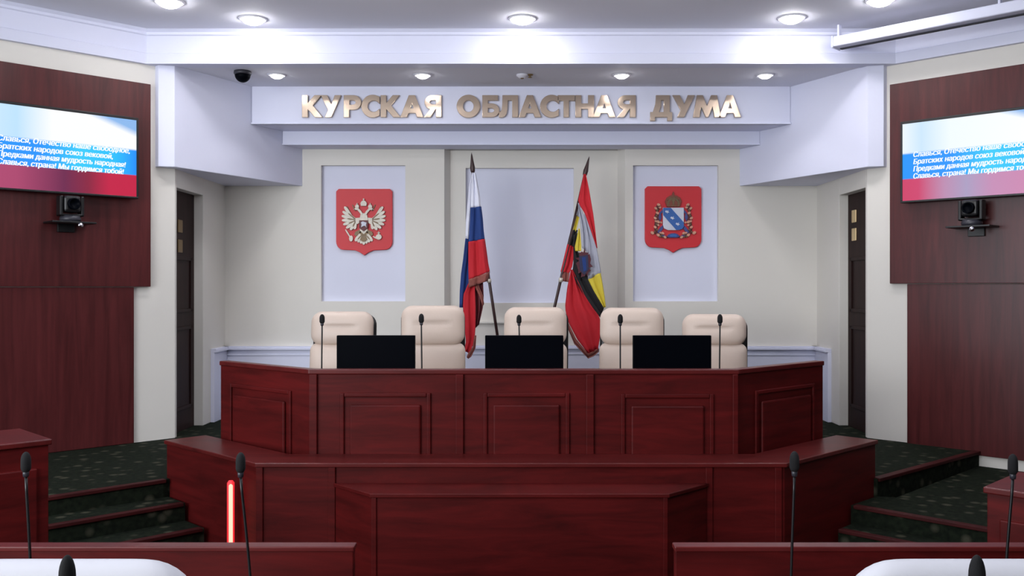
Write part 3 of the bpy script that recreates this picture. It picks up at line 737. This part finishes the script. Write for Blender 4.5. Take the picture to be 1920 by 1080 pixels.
# ------------------------------------------------------------------ presidium desk
def pathpt(path, i, f, d, z):
    a, c = Vector(path[i]), Vector(path[i+1]); tt = (c-a).normalized(); nn = Vector((-tt.y,tt.x))
    p = a + (c-a)*f + nn*d; return (p.x, p.y, z)
def on_path_box(mb, path, i, f0, f1, d0, d1, z0, z1, mi=0):
    P = [pathpt(path,i,f0,d0,0),pathpt(path,i,f1,d0,0),pathpt(path,i,f1,d1,0),pathpt(path,i,f0,d1,0)]
    mb.prism([p[:2] for p in P], z0, z1, mi)
DK = [(2.01,6.18),(1.295,5.548),(-1.265,5.548),(-2.0,6.18)]       # left of travel = toward the hall
ZD = 1.248
t = thing('presidium_desk', (0,5.6,DZ), 'long dark red wood desk with raised panels, in front of five cream chairs', 'desk')
MB().prism(band(DK,0,-.045), DZ+.001, ZD-.03).build('front_panel', M['mahogany'], t, bevel=.003)
MB().prism(band(DK,.012,-.06), ZD-.03, ZD).build('top_rail', M['mahogany_top'], t, bevel=.006)
wk = offset_path(DK,-.046)
MB().prism(wk+[(-1.73,6.49),(-1.33,6.17),(1.34,6.17),(1.74,6.49)], 1.09, 1.12).build('worktop', M['mahogany_top'], t, bevel=.004)
for f, i in ((0,0),(1,2)):
    b = MB(); on_path_box(b, DK, i, f if f == 0 else .965, .035 if f == 0 else 1, -.046, -.39, DZ+.001, 1.089); b.build('side_panel', M['mahogany'], t, bevel=.003)
def fpx(px): return (1.295 - wx(px,5.548))/(1.295+1.265)
for px in (588,862,1106,1380):
    f = fpx(px); b = MB(); on_path_box(b, DK, 1, max(0,f-.009), min(1,f+.009), 0, .018, .62, ZD-.03); b.build('pilaster', M['mahogany'], t, bevel=.004)
def raised(i, f0, f1, zt_):
    b = MB(); L = (Vector(DK[i+1])-Vector(DK[i])).length; w = .05/L
    on_path_box(b, DK, i, f0, f0+w*.5, 0, .014, .55, zt_); on_path_box(b, DK, i, f1-w*.5, f1, 0, .014, .55, zt_)
    on_path_box(b, DK, i, f0+w*.5, f1-w*.5, 0, .014, zt_-.025, zt_); b.build('panel_moulding', M['mahogany'], t, bevel=.006, seg=3)
    b = MB(); on_path_box(b, DK, i, f0+w*1.2, f1-w*1.2, 0, .02, .55, zt_-.07); b.build('raised_panel', M['mahogany'], t, bevel=.012, seg=2)
raised(1, fpx(808), fpx(638), wz(737,5.53)); raised(1, fpx(1068), fpx(906), wz(737,5.53)); raised(1, fpx(1338), fpx(1164), wz(739,5.53))
raised(2, .18, .88, wz(737,5.53)); raised(0, .12, .82, wz(737,5.53))

# ------------------------------------------------------------------ lower desk in front
TK = [(2.31,6.02),(1.495,5.236),(-1.495,5.236),(-2.31,6.02)]
t = thing('secretariat_desk', (0,5.3,0), 'lower dark red wood desk with slanted wings, stepped below the long panelled desk', 'desk')
MB().prism(band(TK,-.012,-.278), 0, .722).build('body', M['mahogany'], t, bevel=.003)
MB().prism(band(TK,.008,-.284), .722, .747).build('top_board', M['mahogany_top'], t, bevel=.005)
for px in (486,622,1330,1460):
    x = wx(px,5.236); MB().box(x-.02,x+.02,5.236,5.25,0,.722).build('pilaster', M['mahogany'], t, bevel=.004)
b = MB(); b.prism(band(TK,.004,-.02), .0, .08); b.build('plinth', M['mahogany'], t, bevel=.003)

# central rostrum
RK = [(.975,5.223),(.785,4.96),(-.795,4.96),(-1.045,5.223)]
t = thing('rostrum_desk', (0,5.05,0), 'low dark wood rostrum with slanted ends standing in the centre front', 'desk')
RP = [(-1.045,5.225),(-.80,4.963),(.787,4.963),(1.045,5.225)]
ZR = .636
MB().prism(RP, 0, ZR-.022).build('body', M['mahogany'], t, bevel=.003)
MB().prism([(-1.058,5.225),(-.805,4.95),(.792,4.95),(1.058,5.225)], ZR-.022, ZR).build('top_board', M['mahogany'], t, bevel=.004)
for x in (-.785,.772): MB().box(x-.012,x+.012,4.954,4.972,.0,ZR-.022).build('corner_strip', M['mahogany'], t, bevel=.003)

# red lamp column by the left wing of the lower desk
lx, ly = -1.672, 5.345
t = thing('red_light_column', (lx,ly,0), 'glowing red light column against the left wing of the lower desk', 'light')
MB().lathe([(.05,0),(.05,.012),(.03,.02),(.002,.021)], (lx,ly,0), 20).build('foot', M['black'], t)
MB().tube([(lx,ly,.02),(lx,ly,.612),(lx,ly,.625)], [.021,.021,.012], 16).build('housing', M['redglow'], t)['label'] = 'deep red glowing sleeve'
nn = Vector((lx,ly,0)).normalized()*-.0125
MB().tube([(lx+nn.x,ly+nn.y,.03),(lx+nn.x,ly+nn.y,.60),(lx+nn.x,ly+nn.y,.615)], [.0125,.0125,.006], 12).build('tube', M['redcore'], t)['label'] = 'bright salmon-red lamp tube'

# ------------------------------------------------------------------ side desks at the frame's edges
def sidedesk(corner, s, z, w, dep, label, mat):
    """box desk turned 45 degrees; corner is its inner near corner; s=-1 left, 1 right"""
    c = Vector(corner); along = Vector((s,-1)).normalized(); back = Vector((s,1)).normalized()
    t = thing('side_desk', (c.x,c.y,0), label, 'desk')
    def q(a0, a1, b0, b1):
        P = [c+along*a0+back*b0, c+along*a1+back*b0, c+along*a1+back*b1, c+along*a0+back*b1]
        return [(p.x,p.y) for p in P]
    MB().prism(q(.012,w-.012,.012,dep-.012), 0, z-.025).build('body', M['mahogany'], t, bevel=.003)
    MB().prism(q(0,w,0,dep), z-.025, z).build('top_board', M['mahogany_top'], t, bevel=.005)
    MB().prism(q(.06,w-.06,-.0,.02), .1, z-.12).build('front_inset', M['mahogany'], t, bevel=.006)
sidedesk((-2.035,4.03), -1, 1.08, .9, .43, 'dark red wood desk end at the left edge, in front of the left steps', M['mahogany'])
sidedesk((1.826,3.67), 1, .95, .8, .43, 'dark red wood desk end at the right edge, beyond the right front-row desk', M['mahogany'])

# ------------------------------------------------------------------ chairs of the presidium
def cushion(mb, w, h, dep, R, z0, yf, bulge, creases=(), mi=0, tilt=0, nx=22, nz=26, p=7):
    """upholstered pad: rounded-rectangle outline in XZ, front towards -Y at yf"""
    zs = [z0 + h*(.5-.5*math.cos(PI*i/nz)) for i in range(nz+1)]
    us = [-math.cos(PI*j/nx) for j in range(nx+1)]
    def row(z, sgn):
        zz = abs(z-(z0+h/2)) - (h/2-R); hw = w/2
        if zz > 0: hw -= R - math.sqrt(max(0, R*R-zz*zz))
        v = (z-z0)/h*2-1; r = []
        for u in us:
            e = (max(0,1-abs(u)**p)*max(0,1-abs(v)**p))**.5
            dd = dep/2*e + (bulge*(1-u*u)*(1-v*v) if sgn < 0 else 0)
            for (zc, dp_, wd, u0, u1) in creases:
                if sgn < 0: dd -= dp_*math.exp(-((z-zc)/wd)**2)*(1 if u0 <= u <= u1 else math.exp(-(min(abs(u-u0),abs(u-u1))/.15)**2))*e
            y = yf + dep/2 + sgn*dd
            r.append((u*hw, y + tilt*(z-z0), z))
        return r
    mb.grid([row(z,-1) for z in zs], mi); mb.grid([row(z,1) for z in zs], mi)
    return mb
def exec_chair(label, group, loc, rz, htop):
    """front of the chair faces -Y (towards the hall)"""
    t = thing('executive_chair', loc, label, 'chair', group, rz)
    # swivel base
    b = MB()
    for k in range(5):
        a = 2*PI*k/5+.3; b.tube([(0,0,.1),(.12*math.cos(a),.12*math.sin(a),.095),(.25*math.cos(a),.25*math.sin(a),.075)],[.022,.02,.013],10)
    b.build('star_base', M['black'], t, local=True)
    for k in range(5):
        a = 2*PI*k/5+.3; b = MB(); x, y = .25*math.cos(a), .25*math.sin(a)
        b.tube([(x-.022*math.sin(a),y+.022*math.cos(a),.03),(x+.022*math.sin(a),y-.022*math.cos(a),.03)],.03,14); b.tube([(x,y,.03),(x,y,.08)],.008,8)
        b.build('castor', M['black'], t, local=True)
    MB().tube([(0,0,.09),(0,0,.40)],[.03,.022],14).build('gas_lift', M['chrome'], t, local=True)
    # seat: a pad laid flat
    b = MB(); q = MB(); cushion(q, .52,.5,.11,.09,-.25,0,.012)
    b.v = [(x, -z, .47-y) for x, y, z in q.v]; b.f = q.f; b.m = q.m; b.sm = q.sm
    b.build('seat', M['leather'], t, local=True)
    for s in (-1,1):
        b = MB(); b.tube([(s*.25,.16,.43),(s*.255,.17,.54),(s*.255,.10,.585),(s*.255,-.12,.585),(s*.255,-.17,.54),(s*.25,-.15,.43)], .014, 10)
        a = b.build('armrest', M['black'], t, local=True)
        MB().box(s*.255-.02,s*.255+.02,-.13,.11,.592,.612).build('arm_pad', M['leather'], a, bevel=.011, local=True, seg=3)
    b = MB(); cushion(b, .485, .36, .10, .06, .46, .20, .012, ((.60,.012,.012,-1,1),), tilt=.10); b.build('lower_back', M['leather'], t, local=True)
    hz = htop-.80
    b = MB(); cushion(b, .475, hz, .11, .085, .80, .228, .02, ((.80+hz*.56,.013,.012,-.40,.36),(.80+hz*.50,.006,.03,-.3,.3),(.80+hz*.98,.0,.01,-1,1)), tilt=.10); b.build('head_cushion', M['leather'], t, local=True)
    b = MB(); cushion(b, .487, htop-.50, .05, .085, .48, .305, 0, tilt=.10); b.build('back_shell', M['black'], t, local=True)['label'] = 'dark back shell'
    return t
CY_ = 6.70
gch = 'cream leather chairs behind the long desk'
for (px, top, rz, lab) in ((641,584,-4,'cream leather executive chair, leftmost of five behind the desk'),
                           (812,573,5,'cream leather executive chair nearest the tricolour flag, second from left'),
                           (1003,576,-8,'cream leather executive chair between the two flags, behind the middle monitor'),
                           (1184,577,-9,'cream leather executive chair right beside the yellow and black flag'),
                           (1338,589,-15,'cream leather executive chair, rightmost of five behind the desk')):
    yb = CY_+.28; exec_chair(lab, gch, (wx(px,yb)+.28*math.sin(math.radians(rz)),CY_,DZ), math.radians(rz), wz(top,yb)-DZ)

# ------------------------------------------------------------------ monitors on the desk
MY = 5.93
def monitor(px0, px1, top, label, proto=[]):
    w = wx(px1,MY)-wx(px0,MY); x = (wx(px0,MY)+wx(px1,MY))/2; zt_ = wz(top,MY)
    loc = (x, MY, 1.121)
    if proto: return dup(proto[0], loc, 0, label, 'black monitors on the long desk')
    t = thing('computer_monitor', loc, label, 'monitor', 'black monitors on the long desk'); h = zt_-1.121
    b = MB(); b.box(-w/2,w/2,.0,.035,.035,h); b.box(-w*.3,w*.3,.035,.06,.07,h*.75)
    b.build('case', M['screenblack'], t, bevel=.004, local=True)
    MB().box(-w/2+.012,w/2-.012,-.002,.004,.05,h-.012).build('screen', M['screenblack'], t, local=True)
    b = MB(); b.box(-.03,.03,.05,.07,.01,.12); b.build('neck', M['black'], t, local=True)
    b = MB(); b.lathe([(.085,0),(.085,.008),(.07,.014),(.002,.015)],(0,.035,0),28); b.build('foot', M['black'], t, local=True)
    proto.append(t); return t
monitor(631,778,629,'black computer monitor on the long desk, in front of the leftmost cream chair')
monitor(910,1056,629,'black computer monitor in the middle of the long desk')
monitor(1187,1334,630,'black computer monitor on the long desk, in front of the rightmost cream chair')

# ------------------------------------------------------------------ microphones
def mic(name, head, base, zb_, r, hl, label, group, neck_r=.004, ringlab=True):
    """head = world position of the head's top, base = world xy, on a surface of height zb_"""
    H = Vector(head); B = Vector((base[0],base[1],zb_))
    t = thing(name, B, label, 'microphone', group)
    MB().lathe([(.045,0),(.045,.014),(.036,.024),(.012,.03),(.008,.05),(.002,.051)], B, 24).build('base', M['black'], t)
    d = (H-B); d0 = Vector((0,0,1)); tp = H - Vector((d.x*.05,d.y*.05,hl))
    pts = [B+Vector((0,0,.03))]
    for i in range(1,9):
        f = i/8; pts.append(B + Vector((d.x*(f**1.3), d.y*(f**1.3), .03+(tp.z-B.z-.03)*f)))
    pts[-1] = tp
    MB().tube(pts, [neck_r*1.3]+[neck_r]*8, 10).build('gooseneck', M['black'], t)
    MB().lathe([(r*.55,-.004),(r*.62,.004),(r*.62,.010),(r*.5,.012)], tp, 16).build('light_ring', M['darkgrey'], t)
    n = 8; prof = [(r*.5,.008),(r*.8,.014)]+[(r, hl*.3),(r,hl*.62)]+[(r*math.cos(q), hl*.62+(hl*.38)*math.sin(q)) for q in [PI/2*i/6 for i in range(1,6)]]+[(.0005,hl)]
    MB().lathe(prof, tp, 18).build('windscreen', M['foam'], t)
PY = 5.80; g = 'gooseneck microphones on the long desk'
for px, top, bx, lab in ((604,589,603,'thin gooseneck microphone on the long desk, leftmost of its five'),(790,588,791,'thin gooseneck microphone on the long desk, just right of the left monitor'),
                     (973,590,976,'thin gooseneck microphone on the long desk, behind the middle monitor'),(1163,589,1163,'thin gooseneck microphone on the long desk, just left of the right monitor'),
                     (1350,589,1349,'thin gooseneck microphone on the long desk, just right of the right monitor')):
    Y = PY if px != 973 else 6.115
    mic('desk_microphone', (wx(px,Y),Y,wz(top,Y)), (wx(bx,Y),Y), 1.121, .0165, .068, lab, g, .0048)
PY = 2.75; g = 'gooseneck microphones on the front row'
for px, top, bx, lab in ((450,848,473,'black gooseneck microphone in front of the red light column'),(48,847,60,'black gooseneck microphone behind the left white chair'),
                     (1490,846,1482,'black gooseneck microphone in front of the right wing of the lower desk'),(1900,851,1882,'black gooseneck microphone at the right edge, before the right side desk')):
    mic('desk_microphone', (wx(px,PY),PY,wz(top,PY)), (wx(bx,PY),PY), .751, .0142, .07, lab, g, .0042)
PY = 1.2; g = 'nearest microphones'
for px, lab in ((129,'nearest black microphone, its foam head before the left white chair'),(1829,'nearest black microphone, its foam head before the right white chair')):
    mic('desk_microphone', (wx(px,PY),PY,wz(1039,PY)), (wx(px,PY)*1.02,PY-.06), .751, .0105, .075, lab, g, .0042)

# ------------------------------------------------------------------ front row desks and white chairs
def rowdesk(x0, x1, label):
    t = thing('front_row_desk', ((x0+x1)/2,2.75,0), label, 'desk')
    MB().box(x0,x1,2.985,3.02,0,.89).build('front_panel', M['mahogany'], t, bevel=.003)
    MB().box(x0-.004,x1+.004,2.975,3.03,.89,.907).build('top_rail', M['mahogany_top'], t, bevel=.004)
    MB().box(x0+.02,x1-.02,2.45,2.984,.722,.75).build('worktop', M['mahogany_top'], t, bevel=.004)
    for x in (x0,x1-.03): MB().box(x,x+.03,2.5,2.984,0,.721).build('side_panel', M['mahogany'], t, bevel=.003)
rowdesk(-1.95, wx(664,3.0), 'dark red front-row desk at lower left, beside the left white chair')
rowdesk(wx(1265,3.0), 1.80, 'dark red front-row desk at lower right, beside the right white chair')
t = thing('delegate_desk', (0,1.15,0), 'dark red desk below the frame that carries the two nearest microphones', 'desk')
MB().box(-1.3,1.3,.95,1.5,.722,.75).build('worktop', M['mahogany_top'], t, bevel=.004)
MB().box(-1.3,1.3,1.46,1.5,0,.721).build('front_panel', M['mahogany'], t, bevel=.003)
for x in (-1.3,1.27): MB().box(x,x+.03,1.0,1.459,0,.721).build('side_panel', M['mahogany'], t, bevel=.003)

def white_chair(x, label, proto=[]):
    loc = (x,2.16,0)
    if proto: return dup(proto[0], loc, 0, label, 'white chairs at the front-row desks')
    t = thing('white_chair', loc, label, 'chair', 'white chairs at the front-row desks')
    b = MB()
    for k in range(5):
        a = 2*PI*k/5+.3; b.tube([(0,0,.1),(.12*math.cos(a),.12*math.sin(a),.095),(.29*math.cos(a),.29*math.sin(a),.06)],[.022,.02,.013],10)
        b.tube([(.29*math.cos(a),.29*math.sin(a)-.02,.03),(.29*math.cos(a),.29*math.sin(a)+.02,.03)],.03,12)
    b.build('star_base', M['black'], t, local=True)
    MB().tube([(0,0,.09),(0,0,.42)],[.03,.022],14).build('gas_lift', M['chrome'], t, local=True)
    b = MB(); q = MB(); cushion(q,.52,.5,.11,.09,-.25,0,.012)
    b.v = [(x_, -z, .49-y) for x_, y, z in q.v]; b.f = q.f; b.m = q.m; b.sm = q.sm; b.build('seat', M['whiteleather'], t, local=True)
    b = MB(); cushion(b, .56, .712, .12, .12, .455, -.27, .02, nx=30, nz=34, p=9); b.build('backrest', M['whiteleather'], t, local=True)
    for s in (-1,1):
        b = MB(); b.tube([(s*.29,-.16,.46),(s*.30,-.17,.62),(s*.30,-.08,.68),(s*.30,.14,.68),(s*.295,.18,.62),(s*.285,.15,.46)], .018, 10); b.build('armrest', M['black'], t, local=True)
    proto.append(t)
white_chair(-.955, 'white leather chair back at the lower left corner')
white_chair(.955, 'white leather chair back at the lower right corner')

# ------------------------------------------------------------------ light
w = bpy.data.worlds.new('hall'); SC.world = w; w.use_nodes = True
bg = w.node_tree.nodes['Background']; bg.inputs[0].default_value = (.80,.86,1,1); bg.inputs[1].default_value = .09
def area(name, loc, target, sx, sy, power, col):
    l = bpy.data.lights.new(name, 'AREA'); l.shape = 'RECTANGLE'; l.size = sx; l.size_y = sy; l.energy = power; l.color = col
    o = bpy.data.objects.new(name, l); COL.objects.link(o); o.location = loc
    o.rotation_euler = (Vector(target)-Vector(loc)).to_track_quat('-Z','Y').to_euler(); return o
area('assumed_left_fill', (-5.6,1.0,2.1), (1.0,6.5,1.3), 3.0, 2.2, 140, (.86,.92,1))  # unseen fill from the left, assumed as daylight; no window is modelled
area('added_overhead_fill', (0,2.2,3.72), (0,3.6,0), 5.0, 2.2, 14, (1,.98,.96))  # unseen overhead fill, added as a stand-in for hall lamps
area('added_ceiling_fill', (0,2.6,2.9), (0,2.9,4), 6.0, 1.6, 130, (.96,.97,1))  # unseen upward fill, added to brighten the ceilings
area('added_front_fill', (-4.9,-2.6,2.6), (.2,7,1.9), 4.0, 2.0, 300, (.97,.98,1))  # unseen fill from behind the camera, added for the hall-facing surfaces

SC.view_settings.view_transform = 'Standard'; SC.view_settings.look = 'None'
SC.view_settings.gamma = 1; SC.view_settings.use_curve_mapping = False
SC.view_settings.exposure = 0.03
SC.cycles.use_denoising = True
SC.cycles.max_bounces = 8
